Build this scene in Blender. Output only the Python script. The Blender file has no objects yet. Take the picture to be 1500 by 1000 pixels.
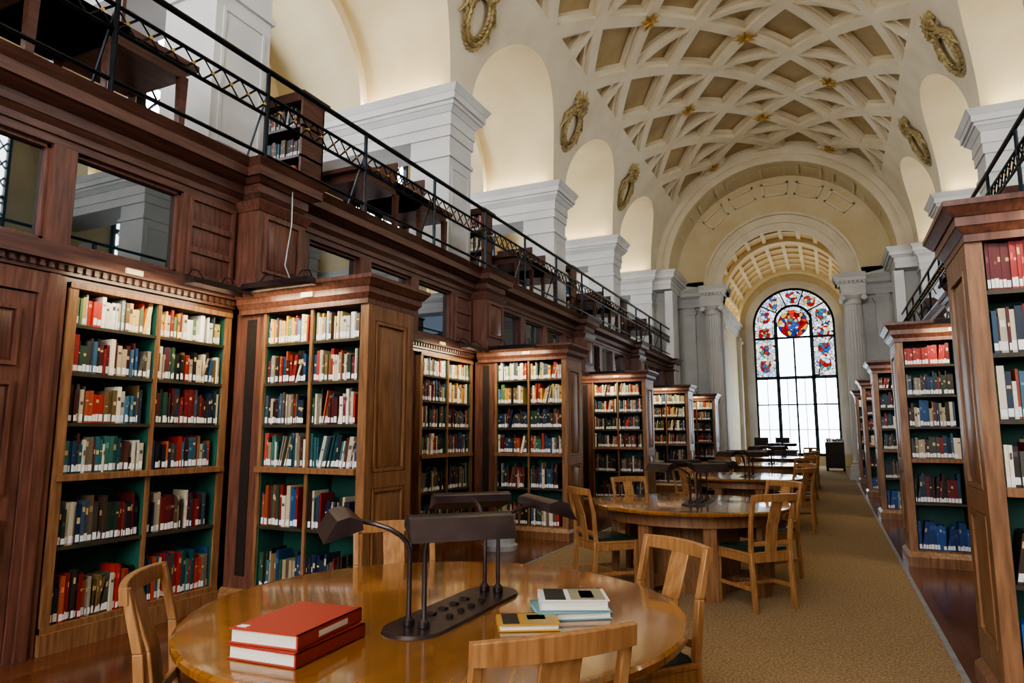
import bpy, math, random
from mathutils import Vector, Matrix
random.seed(7)
pi=math.pi
# ---------------------------------------------------------------- helpers
def lin(h):
    h=h.lstrip('#'); r=[int(h[i:i+2],16)/255 for i in (0,2,4)]
    return tuple(((c/12.92) if c<=0.04045 else ((c+0.055)/1.055)**2.4) for c in r)
def c4(h): return (*lin(h),1)
scene=bpy.context.scene
coll=scene.collection

class MB:
    def __init__(s): s.v=[];s.f=[];s.m=[];s.c=[];s.sm=[]
    def face(s,pts,m=0,col=(1,1,1),sm=False):
        n=len(s.v); s.v+= [tuple(p) for p in pts]; s.f.append(tuple(range(n,n+len(pts)))); s.m.append(m);s.c.append(col);s.sm.append(sm)
    def hex(s,b,t,m=0,col=(1,1,1)):
        n=len(s.v); s.v+=[tuple(p) for p in b]+[tuple(p) for p in t]
        for q in ((3,2,1,0),(4,5,6,7),(0,1,5,4),(1,2,6,5),(2,3,7,6),(3,0,4,7)):
            s.f.append(tuple(n+i for i in q)); s.m.append(m);s.c.append(col);s.sm.append(False)
    def box(s,x0,x1,y0,y1,z0,z1,m=0,col=(1,1,1)):
        s.tbox(x0,x1,y0,y1,z0,z1,0,0,m,col)
    def tbox(s,x0,x1,y0,y1,z0,z1,e0=0,e1=0,m=0,col=(1,1,1)):
        if x0>x1:x0,x1=x1,x0
        if y0>y1:y0,y1=y1,y0
        s.hex([(x0-e0,y0-e0,z0),(x1+e0,y0-e0,z0),(x1+e0,y1+e0,z0),(x0-e0,y1+e0,z0)],
              [(x0-e1,y0-e1,z1),(x1+e1,y0-e1,z1),(x1+e1,y1+e1,z1),(x0-e1,y1+e1,z1)],m,col)
    def obox(s,o,u,v,w,m=0,col=(1,1,1)):
        o=Vector(o);u=Vector(u);v=Vector(v);w=Vector(w)
        s.hex([o,o+u,o+u+v,o+v],[o+w,o+u+w,o+u+v+w,o+v+w],m,col)
    def beam(s,p0,p1,wx,wy,m=0,wx1=None,wy1=None,rot=0):
        wx1=wx if wx1 is None else wx1; wy1=wy if wy1 is None else wy1
        def q(p,a,b):
            r=[]
            for sx,sy in((-1,-1),(1,-1),(1,1),(-1,1)):
                dx=sx*a/2;dy=sy*b/2
                r.append((p[0]+dx*math.cos(rot)-dy*math.sin(rot),p[1]+dx*math.sin(rot)+dy*math.cos(rot),p[2]))
            return r
        s.hex(q(p0,wx,wy),q(p1,wx1,wy1),m)
    def tube(s,pts,r,n=8,m=0,caps=True,col=(1,1,1)):
        pts=[Vector(p) for p in pts]; base=len(s.v); k=len(pts)
        ref=None
        for i,p in enumerate(pts):
            t=(pts[min(i+1,k-1)]-pts[max(i-1,0)]).normalized()
            if ref is None:
                ref=Vector((0,0,1)) if abs(t.z)<0.9 else Vector((1,0,0))
            a=t.cross(ref)
            if a.length<1e-4: a=t.cross(Vector((0,1,0)))
            a.normalize(); b=t.cross(a).normalized()
            rr=r[i] if isinstance(r,(list,tuple)) else r
            for j in range(n):
                an=2*pi*j/n; s.v.append(tuple(p+a*math.cos(an)*rr+b*math.sin(an)*rr))
        for i in range(k-1):
            for j in range(n):
                j2=(j+1)%n
                s.f.append((base+i*n+j,base+i*n+j2,base+(i+1)*n+j2,base+(i+1)*n+j));s.m.append(m);s.c.append(col);s.sm.append(True)
        if caps:
            s.f.append(tuple(base+j for j in range(n-1,-1,-1)));s.m.append(m);s.c.append(col);s.sm.append(False)
            s.f.append(tuple(base+(k-1)*n+j for j in range(n)));s.m.append(m);s.c.append(col);s.sm.append(False)
    def lathe(s,cx,cy,prof,n=48,m=0,rf=None):
        base=len(s.v);k=len(prof)
        for r,z in prof:
            for j in range(n):
                a=2*pi*j/n; rr=r*(rf(a) if rf else 1)
                s.v.append((cx+rr*math.cos(a),cy+rr*math.sin(a),z))
        for i in range(k-1):
            for j in range(n):
                j2=(j+1)%n
                s.f.append((base+i*n+j,base+i*n+j2,base+(i+1)*n+j2,base+(i+1)*n+j));s.m.append(m);s.c.append((1,1,1));s.sm.append(True)
        s.f.append(tuple(base+j for j in range(n)));s.m.append(m);s.c.append((1,1,1));s.sm.append(False)
        s.f.append(tuple(base+(k-1)*n+j for j in range(n)));s.m.append(m);s.c.append((1,1,1));s.sm.append(False)
    def grid(s,rows,m=0,sm=True,closed=False):
        base=len(s.v);n=len(rows[0])
        for r in rows: s.v+=[tuple(p) for p in r]
        for i in range(len(rows)-1):
            for j in range(n-1):
                s.f.append((base+i*n+j,base+i*n+j+1,base+(i+1)*n+j+1,base+(i+1)*n+j));s.m.append(m);s.c.append((1,1,1));s.sm.append(sm)
    def mesh(s,name,mats,color=False,angle=35):
        me=bpy.data.meshes.new(name); me.from_pydata(s.v,[],s.f)
        for mt in mats: me.materials.append(mt)
        me.polygons.foreach_set('material_index',s.m)
        me.polygons.foreach_set('use_smooth',s.sm)
        if color:
            at=me.color_attributes.new(name='Col',type='FLOAT_COLOR',domain='CORNER')
            fl=[]
            for f,c in zip(s.f,s.c): fl+= [c[0],c[1],c[2],1.0]*len(f)
            at.data.foreach_set('color',fl)
        me.update()
        try: me.set_sharp_from_angle(angle=math.radians(angle))
        except Exception: pass
        return me
    def obj(s,name,mats,parent=None,color=False,bevel=0,loc=None,angle=35):
        me=s.mesh(name,mats,color,angle)
        o=bpy.data.objects.new(name,me); coll.objects.link(o)
        if loc: o.location=loc
        if parent: o.parent=parent
        if bevel:
            b=o.modifiers.new('bevel','BEVEL'); b.width=bevel; b.segments=2; b.limit_method='ANGLE'; b.angle_limit=math.radians(40)
        return o
def empty(name,loc=(0,0,0)):
    o=bpy.data.objects.new(name,None); coll.objects.link(o); o.location=loc; o.empty_display_size=.2; return o

# ---------------------------------------------------------------- materials
def newmat(name):
    m=bpy.data.materials.new(name); m.use_nodes=True
    nt=m.node_tree; b=nt.nodes['Principled BSDF']; return m,nt,b
def noisemat(name,c1,c2,rough=.5,scale=(1,1,1),nscale=5,detail=5,bump=.1,metal=0,dist=.01,ramp=(.3,.7),spec=.5,coat=0):
    m,nt,b=newmat(name); N=nt.nodes;L=nt.links
    tc=N.new('ShaderNodeTexCoord');mp=N.new('ShaderNodeMapping');mp.inputs['Scale'].default_value=scale
    nz=N.new('ShaderNodeTexNoise');nz.inputs['Scale'].default_value=nscale;nz.inputs['Detail'].default_value=detail
    cr=N.new('ShaderNodeValToRGB');cr.color_ramp.elements[0].position=ramp[0];cr.color_ramp.elements[1].position=ramp[1]
    cr.color_ramp.elements[0].color=(*c1,1);cr.color_ramp.elements[1].color=(*c2,1)
    L.new(tc.outputs['Object'],mp.inputs[0]);L.new(mp.outputs[0],nz.inputs['Vector']);L.new(nz.outputs['Fac'],cr.inputs[0]);L.new(cr.outputs[0],b.inputs['Base Color'])
    b.inputs['Roughness'].default_value=rough;b.inputs['Metallic'].default_value=metal
    b.inputs['Specular IOR Level'].default_value=spec
    if coat: b.inputs['Coat Weight'].default_value=coat; b.inputs['Coat Roughness'].default_value=.12
    if bump:
        bp=N.new('ShaderNodeBump');bp.inputs['Strength'].default_value=bump;bp.inputs['Distance'].default_value=dist
        L.new(nz.outputs['Fac'],bp.inputs['Height']);L.new(bp.outputs[0],b.inputs['Normal'])
    return m
M_oak=noisemat('oak_wood',lin('6d4a31'),lin('98704d'),.36,(14,14,1.2),3,8,.12)
M_oakd=noisemat('dark_oak_panelling',lin('50342a'),lin('7a5041'),.34,(12,12,1.2),3,8,.12)
M_oakh=noisemat('dark_oak_horizontal',lin('472e26'),lin('6a483c'),.32,(12,1.0,12),3,8,.1)
M_chair=noisemat('chair_oak',lin('855a34'),lin('ad8153'),.35,(14,14,1.5),3,8,.12)
M_green=noisemat('green_shelf_lining',lin('16453a'),lin('1e5848'),.6,(1,1,1),4,3,0)
M_shelf=noisemat('shelf_edge_wood',lin('2b2a20'),lin('443c2a'),.5,(1,1,1),6,3,0)
M_stone=noisemat('painted_stone',lin('c3c3c1'),lin('d4d3cf'),.6,(1,1,1),1.5,4,.05)
M_plaster=noisemat('cream_plaster',lin('d0bf96'),lin('ddcfac'),.7,(1,1,1),1.2,4,.03)
M_ochre=noisemat('ochre_plaster',lin('bfa36e'),lin('ccb382'),.7,(1,1,1),1.2,4,.03)
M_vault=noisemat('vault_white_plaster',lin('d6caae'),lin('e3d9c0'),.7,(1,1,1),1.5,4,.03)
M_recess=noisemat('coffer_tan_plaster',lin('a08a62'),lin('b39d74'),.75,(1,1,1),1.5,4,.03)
M_carpet=noisemat('brown_carpet',lin('7a664d'),lin('a8906f'),.95,(1,1,1),70,6,.6,0,.01,(.35,.65),.1)
M_iron=noisemat('black_iron',lin('0c1116'),lin('1c242b'),.35,(1,1,1),8,3,0,.7)
M_bronze=noisemat('dark_bronze',lin('33292a'),lin('4c3f3e'),.28,(1,1,1),8,3,0,.5)
M_gold=noisemat('gilding',lin('9a7838'),lin('d6b268'),.4,(1,1,1),14,3,.2,.6)
M_gilt=noisemat('tarnished_gilt_plaster',lin('8a7850'),lin('c2ae7c'),.5,(1,1,1),16,3,.3,.2)
M_leather=noisemat('dark_green_leather',lin('0d1f1c'),lin('17332d'),.35,(1,1,1),30,3,.1)
M_black=noisemat('dark_grille',lin('17110d'),lin('2b1f18'),.6,(1,1,1),60,2,.2)
M_plate=noisemat('ivory_label',lin('c8bd98'),lin('ded4b4'),.5,(1,1,1),8,2,0)
M_grey=noisemat('grey_enamel',lin('8e9494'),lin('b3b8b8'),.4,(1,1,1),8,2,0)
M_kerb=noisemat('grey_stone_kerb',lin('777a80'),lin('93969b'),.4,(1,1,1),8,2,0)
M_page=noisemat('page_paper',lin('c9c2b0'),lin('e8e3d6'),.8,(1,1,60),6,3,.1)

def mk_books():
    m,nt,b=newmat('book_cloth');N=nt.nodes;L=nt.links
    a=N.new('ShaderNodeAttribute');a.attribute_name='Col'
    L.new(a.outputs['Color'],b.inputs['Base Color'])
    b.inputs['Roughness'].default_value=.45
    return m
M_book=mk_books()
def mk_glass():
    m,nt,b=newmat('dark_window_glass')
    b.inputs['Base Color'].default_value=(*lin('15282c'),1);b.inputs['Roughness'].default_value=.015
    b.inputs['IOR'].default_value=3.0
    N=nt.nodes;L=nt.links
    tc=N.new('ShaderNodeTexCoord');nz=N.new('ShaderNodeTexNoise');nz.inputs['Scale'].default_value=1.3
    bp=N.new('ShaderNodeBump');bp.inputs['Strength'].default_value=.03;L.new(tc.outputs['Object'],nz.inputs['Vector']);L.new(nz.outputs['Fac'],bp.inputs['Height']);L.new(bp.outputs[0],b.inputs['Normal'])
    return m
M_glass=mk_glass()
def mk_emit(name,col,st,noise=0):
    m=bpy.data.materials.new(name);m.use_nodes=True;nt=m.node_tree;nt.nodes.clear();N=nt.nodes;L=nt.links
    o=N.new('ShaderNodeOutputMaterial');e=N.new('ShaderNodeEmission');e.inputs[1].default_value=st
    tc=N.new('ShaderNodeTexCoord');nz=N.new('ShaderNodeTexNoise');nz.inputs['Scale'].default_value=.6
    cr=N.new('ShaderNodeValToRGB');cr.color_ramp.elements[0].color=(col[0]*(1-noise),col[1]*(1-noise*.8),col[2]*(1-noise*.6),1);cr.color_ramp.elements[1].color=(*col,1)
    L.new(tc.outputs['Object'],nz.inputs['Vector']);L.new(nz.outputs['Fac'],cr.inputs[0]);L.new(cr.outputs[0],e.inputs[0]);L.new(e.outputs[0],o.inputs[0])
    return m
M_day=mk_emit('daylight_glass',(.80,.91,1.0),7,.25)
M_days=mk_emit('fill_glass_south',(.97,.96,.98),9.5,.1)  # glow of the assumed south window, added as light from behind the camera
M_dayg=mk_emit('gallery_daylight_glass',(.90,.94,1.0),10,.2)
def mk_stain(name,cols,st,scale):
    m=bpy.data.materials.new(name);m.use_nodes=True;nt=m.node_tree;nt.nodes.clear();N=nt.nodes;L=nt.links
    o=N.new('ShaderNodeOutputMaterial');e=N.new('ShaderNodeEmission');e.inputs[1].default_value=st
    tc=N.new('ShaderNodeTexCoord');vo=N.new('ShaderNodeTexVoronoi');vo.inputs['Scale'].default_value=scale
    sp=N.new('ShaderNodeSeparateColor');cr=N.new('ShaderNodeValToRGB');cr.color_ramp.interpolation='CONSTANT'
    els=cr.color_ramp.elements
    while len(els)<len(cols): els.new(.5)
    for i,cc in enumerate(cols):
        els[i].position=i/len(cols);els[i].color=(*lin(cc),1)
    v2=N.new('ShaderNodeTexVoronoi');v2.feature='DISTANCE_TO_EDGE';v2.inputs['Scale'].default_value=scale
    mt=N.new('ShaderNodeMath');mt.operation='GREATER_THAN';mt.inputs[1].default_value=.05
    mx=N.new('ShaderNodeMix');mx.data_type='RGBA';mx.inputs[6].default_value=(.02,.02,.03,1)
    L.new(tc.outputs['Object'],vo.inputs['Vector']);L.new(tc.outputs['Object'],v2.inputs['Vector']);L.new(vo.outputs['Color'],sp.inputs[0]);L.new(sp.outputs[0],cr.inputs[0])
    L.new(v2.outputs['Distance'],mt.inputs[0]);L.new(mt.outputs[0],mx.inputs[0]);L.new(cr.outputs[0],mx.inputs[7]);L.new(mx.outputs[2],e.inputs[0]);L.new(e.outputs[0],o.inputs[0])
    return m
M_st1=mk_stain('stained_glass_pale',['dfe9f2','b8cee2','eceadf','c9a9a0','ccd6c8','eef4fa','9ab0cc','e6eef6'],1.6,6)
M_st2=mk_stain('stained_glass_crest',['b01818','d8402a','1c3f9a','e8b23a','8c1010','e8e0d0'],1.1,6)
M_st3=mk_stain('stained_glass_shield',['a83a30','d9c27a','3a5fae','dfe6ee','9a2424','4c8a7a'],1.2,7)

def mk_floor():
    m,nt,b=newmat('polished_wood_floor');N=nt.nodes;L=nt.links
    tc=N.new('ShaderNodeTexCoord');mp=N.new('ShaderNodeMapping');mp.inputs['Rotation'].default_value=(0,0,pi/2)
    br=N.new('ShaderNodeTexBrick');br.inputs['Scale'].default_value=1;br.inputs['Brick Width'].default_value=.9;br.inputs['Row Height'].default_value=.09
    br.inputs['Mortar Size'].default_value=.003;br.inputs['Color1'].default_value=c4('56321f');br.inputs['Color2'].default_value=c4('74482f');br.inputs['Mortar'].default_value=c4('20110a')
    L.new(tc.outputs['Object'],mp.inputs[0]);L.new(mp.outputs[0],br.inputs['Vector']);L.new(br.outputs['Color'],b.inputs['Base Color'])
    b.inputs['Roughness'].default_value=.18
    return m
M_floor=mk_floor()
def mk_top():
    m,nt,b=newmat('veneered_table_top');N=nt.nodes;L=nt.links
    tc=N.new('ShaderNodeTexCoord');sx=N.new('ShaderNodeSeparateXYZ');L.new(tc.outputs['Object'],sx.inputs[0])
    at=N.new('ShaderNodeMath');at.operation='ARCTAN2';L.new(sx.outputs[1],at.inputs[0]);L.new(sx.outputs[0],at.inputs[1])
    dv=N.new('ShaderNodeMath');dv.operation='DIVIDE';dv.inputs[1].default_value=pi/6;L.new(at.outputs[0],dv.inputs[0])
    fl=N.new('ShaderNodeMath');fl.operation='FLOOR';L.new(dv.outputs[0],fl.inputs[0])
    an=N.new('ShaderNodeMath');an.operation='MULTIPLY_ADD';an.inputs[1].default_value=-pi/6;an.inputs[2].default_value=-pi/12+.5;L.new(fl.outputs[0],an.inputs[0])
    vr=N.new('ShaderNodeVectorRotate');vr.rotation_type='Z_AXIS';L.new(tc.outputs['Object'],vr.inputs['Vector']);L.new(an.outputs[0],vr.inputs['Angle'])
    mp=N.new('ShaderNodeMapping');mp.inputs['Scale'].default_value=(1.5,18,1);L.new(vr.outputs[0],mp.inputs[0])
    nz=N.new('ShaderNodeTexNoise');nz.inputs['Scale'].default_value=2.5;nz.inputs['Detail'].default_value=7;L.new(mp.outputs[0],nz.inputs['Vector'])
    cr=N.new('ShaderNodeValToRGB');cr.color_ramp.elements[0].position=.25;cr.color_ramp.elements[1].position=.75
    cr.color_ramp.elements[0].color=c4('80501f');cr.color_ramp.elements[1].color=c4('b07833');L.new(nz.outputs['Fac'],cr.inputs[0])
    wn=N.new('ShaderNodeTexWhiteNoise');wn.noise_dimensions='1D';L.new(fl.outputs[0],wn.inputs['W'])
    mr=N.new('ShaderNodeMapRange');mr.inputs['To Min'].default_value=.58;mr.inputs['To Max'].default_value=1.12;L.new(wn.outputs['Value'],mr.inputs['Value'])
    mx=N.new('ShaderNodeMix');mx.data_type='RGBA';mx.blend_type='MULTIPLY';mx.inputs[0].default_value=1
    L.new(cr.outputs[0],mx.inputs[6]);L.new(mr.outputs[0],mx.inputs[7]);L.new(mx.outputs[2],b.inputs['Base Color'])
    b.inputs['Roughness'].default_value=.2;b.inputs['Coat Weight'].default_value=.8;b.inputs['Coat Roughness'].default_value=.08
    return m
M_top=mk_top()

# ---------------------------------------------------------------- layout constants
XC=-1.24; P=4.34
yP=[4.46+P*n for n in range(-2,5)]
y0s={n:4.15+P*n for n in range(-2,5)}
ZS=6.67; RV=3.81; YA=yP[0]-.34; YB=yP[-1]+.34
X=lambda s,h: XC+s*h
def hb(mb,s,h0,h1,y0,y1,z0,z1,m=0): mb.box(X(s,h0),X(s,h1),y0,y1,z0,z1,m)
def tb(mb,s,h0,h1,y0,y1,z0,z1,e0,e1,m=0):
    mb.hex([(X(s,h0-e0),y0-e0,z0),(X(s,h1),y0-e0,z0),(X(s,h1),y1+e0,z0),(X(s,h0-e0),y1+e0,z0)],
           [(X(s,h0-e1),y0-e1,z1),(X(s,h1),y0-e1,z1),(X(s,h1),y1+e1,z1),(X(s,h0-e1),y1+e1,z1)],m)
def area(name,loc,d,xax,sx,sy,e,col):
    l=bpy.data.lights.new(name,'AREA');l.shape='RECTANGLE';l.size=sx;l.size_y=sy;l.energy=e;l.color=col
    o=bpy.data.objects.new(name,l);coll.objects.link(o)
    z=-Vector(d).normalized();x=Vector(xax).normalized();y=z.cross(x).normalized();x=y.cross(z)
    m=Matrix((x,y,z)).transposed().to_4x4();m.translation=Vector(loc);o.matrix_world=m
    return o

# ---------------------------------------------------------------- floor / carpet
mb=MB(); mb.box(X(-1,7.2),X(1,7.2),-4.8,32.6,-.12,0,0); mb.obj('floor',[M_floor])
mb=MB(); mb.box(-3.0,.6,-3.5,22.6,.0,.012,0); mb.box(XC-1.7,XC+1.7,22.6,32.0,.0,.012,0)
mb.box(.6,.635,-3.5,22.6,0,.016,1); mb.box(-3.035,-3.0,-3.5,22.6,0,.016,1)
mb.obj('floor_carpet',[M_carpet,M_kerb])

# ---------------------------------------------------------------- vault (ceiling)
def PV(ph,y,r):
    return (XC+r*math.sin(ph),y,ZS+r*math.cos(ph))
mb=MB(); RO=1.83
ts=[pi/2*i/24 for i in range(25)]
ELO=36
for s in (-1,1):
    for b in range(6):
        ya,yb=yP[b],yP[b+1]; yc=(ya+yb)/2
        rowsL=[];rowsR=[];sofL=[];sofR=[]
        for t in ts:
            z=RO*math.sin(t); w=RO*math.cos(t); h=math.sqrt(RV*RV-z*z)
            rowsL.append([(X(s,h),ya,ZS+z),(X(s,h),yc-w,ZS+z)])
            rowsR.append([(X(s,h),yc+w,ZS+z),(X(s,h),yb,ZS+z)])
            sofL.append([(X(s,h),yc-w,ZS+z),(X(s,5.4),yc-w,ZS+z)])
            sofR.append([(X(s,h),yc+w,ZS+z),(X(s,5.4),yc+w,ZS+z)])
        e0=math.asin(RO/RV); e1=math.radians(ELO)
        rows=[]
        for i in range(6):
            e=e0+(e1-e0)*i/5; rows.append([(X(s,RV*math.cos(e)),ya,ZS+RV*math.sin(e)),(X(s,RV*math.cos(e)),yb,ZS+RV*math.sin(e))])
        mb.grid(rowsL,0);mb.grid(rowsR,0);mb.grid(rows,0);mb.grid(sofL,1);mb.grid(sofR,1)
        R2=RO-.18
        st=[];so=[]
        for i in range(49):
            a=pi*i/48
            st.append([(X(s,5.4),yc+RO*math.cos(a),ZS+RO*math.sin(a)),(X(s,5.4),yc+R2*math.cos(a),ZS+R2*math.sin(a))])
            so.append([(X(s,5.4),yc+R2*math.cos(a),ZS+R2*math.sin(a)),(X(s,7.1),yc+R2*math.cos(a),ZS+R2*math.sin(a))])
        mb.grid(st,0,False);mb.grid(so,1)
    for (ya,yb) in ((YA,yP[0]),(yP[-1],YB)):
        rows=[]
        for i in range(12):
            e=math.radians(ELO)*i/11; rows.append([(X(s,RV*math.cos(e)),ya,ZS+RV*math.sin(e)),(X(s,RV*math.cos(e)),yb,ZS+RV*math.sin(e))])
        mb.grid(rows,0)
RR=4.02; PH=math.radians(90-ELO)
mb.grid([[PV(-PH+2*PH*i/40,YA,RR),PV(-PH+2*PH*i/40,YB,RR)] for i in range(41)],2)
for sg in(-1,1):
    mb.grid([[PV(sg*PH,YA,RV),PV(sg*PH,YB,RV)],[PV(sg*PH,YA,RR),PV(sg*PH,YB,RR)]],0,False)
yc0=(yP[3]+yP[4])/2
def rib(p0,p1,wd,r0,r1,n,m):
    s0=Vector((p0[0]*RV,p0[1]));s1=Vector((p1[0]*RV,p1[1]));T=(s1-s0)
    if T.length<.15:return
    T.normalize();Nn=Vector((-T.y,T.x))
    rows=[]
    for i in range(n+1):
        c=s0.lerp(s1,i/n);a=c+Nn*wd/2;b=c-Nn*wd/2
        rows.append([PV(a.x/RV,a.y,r1),PV(a.x/RV,a.y,r0),PV(b.x/RV,b.y,r0),PV(b.x/RV,b.y,r1)])
    mb.grid(rows,m,True)
U0=math.radians(27)
for fam in(-1,1):
    for k in range(-16,17):
        c=float(k)
        us=[-PH/U0,PH/U0]
        for lim in (YA,YB):
            us.append(((c-(lim-yc0)/2.17)/fam))
        ua,ub=sorted(us[2:]); lo=max(us[0],ua);hi=min(us[1],ub)
        if hi-lo<.1: continue
        f=lambda u:(u*U0,yc0+2.17*(c-fam*u))
        rib(f(lo),f(hi),.25,RV,RR+.02,26,0)
        rib(f(lo),f(hi),.44,RV+.10,RR+.02,26,3)
for k in range(-14,15):
    yy=yc0+2.17*(k+.5)
    if YA+.1<yy<YB-.1:
        rib((-PH,yy),(PH,yy),.15,RV+.015,RR+.02,26,0)
        rib((-PH,yy),(PH,yy),.30,RV+.11,RR+.02,26,3)
for sg in(-1,1):
    rib((sg*(PH-.01),YA),(sg*(PH-.01),YB),.10,RV-.002,RR,2,0)
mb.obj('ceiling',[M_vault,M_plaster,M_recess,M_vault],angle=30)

def star(mbx,c,nrm,up,R):
    n=Vector(nrm).normalized();u=Vector(up);u=(u-n*u.dot(n)).normalized();w=n.cross(u);c=Vector(c)
    tip=c+n*.1; pts=[]
    for i in range(16):
        r=R if i%2==0 else R*.38; a=2*pi*i/16
        pts.append(c+(u*math.cos(a)+w*math.sin(a))*r+n*.02)
    for i in range(16): mbx.face([tip,pts[i],pts[(i+1)%16]],0)
    for i in range(8):
        a=2*pi*(i+.5)/8; q=c+n*.06
        mbx.tube([q,q+(u*math.cos(a)+w*math.sin(a))*R*.5+n*.03],[.03,.008],5,0)
stars=MB()
for b in range(6):
    yc=(yP[b]+yP[b+1])/2
    star(stars,PV(0,yc,RV-.01),(0,0,-1),(0,1,0),.29)
    for sg in(-1,1):
        p=PV(sg*U0,yP[b+1],RV-.01); star(stars,p,(-(p[0]-XC),0,-(p[2]-ZS)),(0,1,0),.26)
stars.obj('trim_gilded_stars',[M_gold])

def blob(mbx,c,u,v,n,ru,rv,rn,m=0):
    ring=6;base=len(mbx.v)
    mbx.v.append(tuple(c+n*rn))
    for i in range(ring):
        a=2*pi*i/ring;mbx.v.append(tuple(c+u*ru*math.cos(a)+v*rv*math.sin(a)+n*rn*.3))
    for i in range(ring):
        mbx.f.append((base,base+1+i,base+1+(i+1)%ring));mbx.m.append(m);mbx.c.append((1,1,1));mbx.sm.append(False)
for s in(-1,1):
    for b in range(1,6):
        wr=MB(); e=math.radians(23)
        org=Vector((X(s,RV*math.cos(e)),yP[b],ZS+RV*math.sin(e)))
        n=Vector((-s*math.cos(e),0,-math.sin(e)));up=Vector((-s*math.sin(e),0,math.cos(e)));v=Vector((0,1,0)); org=org+n*.02
        c=Vector((0,0,0))
        for i in range(26):
            a=2*pi*i/26
            for rr,dz,fl in((1,.05,0),(.80,.03,.5),(1.2,.03,-.5)):
                q=c+up*(-.12+.42*rr*math.cos(a))+v*(.30*rr*math.sin(a))+n*dz
                t=(up*(-math.sin(a+fl))+v*math.cos(a+fl)).normalized();w=n.cross(t)
                blob(wr,q,t,w,n,.08,.032,.06)
        pts=[c+up*(-.12+.42*math.cos(2*pi*i/24))+v*.30*math.sin(2*pi*i/24)+n*.02 for i in range(25)]
        wr.tube(pts,.035,6,0,False)
        for sg in(-1,1):
            wr.tube([c+up*.32+n*.03,c+up*.50+v*.16*sg+n*.08,c+up*.58+v*.26*sg+n*.05,c+up*.42+v*.30*sg+n*.04],[.03,.055,.055,.02],6,0)
            wr.tube([c+up*.32+n*.03,c+up*.18+v*.30*sg+n*.05,c+up*.0+v*.46*sg+n*.04,c+up*-.12+v*.40*sg+n*.04,c+up*-.30+v*.50*sg+n*.03],[.02,.04,.04,.035,.012],6,0)
            for q in range(6):
                a=.3+q*.5; blob(wr,c+up*(.40+.16*math.cos(a))+v*sg*(.22*math.sin(a)+.05)+n*.05,up,v,n,.08,.05,.08)
        star(wr,c+up*.46+n*.06,n,up,.30)
        wr.obj('trim_plaster_wreath',[M_gilt],loc=org)

# ---------------------------------------------------------------- stone piers + imposts
for s,nm in((-1,'left'),(1,'right')):
    mb=MB()
    for yp in yP:
        ya,yb=yp-.34,yp+.34
        hb(mb,s,3.81,4.52,ya,yb,3.75,5.95)
        tb(mb,s,3.81,4.55,ya,yb,3.75,3.95,.06,.06)
        tb(mb,s,3.81,4.55,ya,yb,3.95,4.02,.06,0)
        tb(mb,s,3.81,4.55,ya,yb,5.62,5.68,.03,.03)
        for z0,z1,a,b2 in((5.95,6.12,.03,.03),(6.12,6.16,.05,.05),(6.16,6.32,.045,.045),(6.32,6.40,.06,.12),(6.40,6.46,.14,.14),(6.46,6.57,.18,.18),(6.57,6.67,.19,.25)):
            tb(mb,s,3.81,7.1,ya,yb,z0,z1,a,b2)
        for q in((ya+.08,ya+.11),(yb-.11,yb-.08)): hb(mb,s,3.795,3.83,q[0],q[1],4.15,5.45)
        for q in((4.12,4.15),(5.45,5.48)): hb(mb,s,3.795,3.83,ya+.08,yb-.08,q[0],q[1])
    mb.obj('trim_stone_piers_'+nm,[M_stone])
    mb=MB(); hb(mb,s,7.1,7.2,-4.7,22.3,0,9.2,0)
    mb.obj('wall_gallery_'+nm,[M_plaster])
    for b in range(6):
        yc=(yP[b]+yP[b+1])/2; w=.95;z0,z1=4.7,7.75
        mb=MB(); hb(mb,s,7.07,7.09,yc-w,yc+w,z0,z1,0)
        for q in(-w-.06,w): hb(mb,s,6.98,7.1,yc+q,yc+q+.06,z0,z1,1)
        for q in(z0-.06,z1,6.2): hb(mb,s,6.98,7.1,yc-w-.06,yc+w+.06,q,q+.06,1)
        hb(mb,s,7.0,7.1,yc-.03,yc+.03,z0,z1,1)
        st=.38
        for fam in(1,-1):
            cc=-8
            while cc<8:
                pts=[]
                for yy in(-w,w):
                    zz=fam*1.3*yy+cc
                    if 0<=zz<=z1-z0: pts.append((yy,zz))
                for zz in(0,z1-z0):
                    yy=(zz-cc)/(fam*1.3)
                    if -w<yy<w: pts.append((yy,zz))
                if len(pts)>=2:
                    a,b2=pts[0],pts[1]
                    mb.tube([(X(s,7.05),yc+a[0],z0+a[1]),(X(s,7.05),yc+b2[0],z0+b2[1])],.02,4,1)
                cc+=st
        mb.obj('window_gallery',[M_dayg,M_iron])

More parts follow.
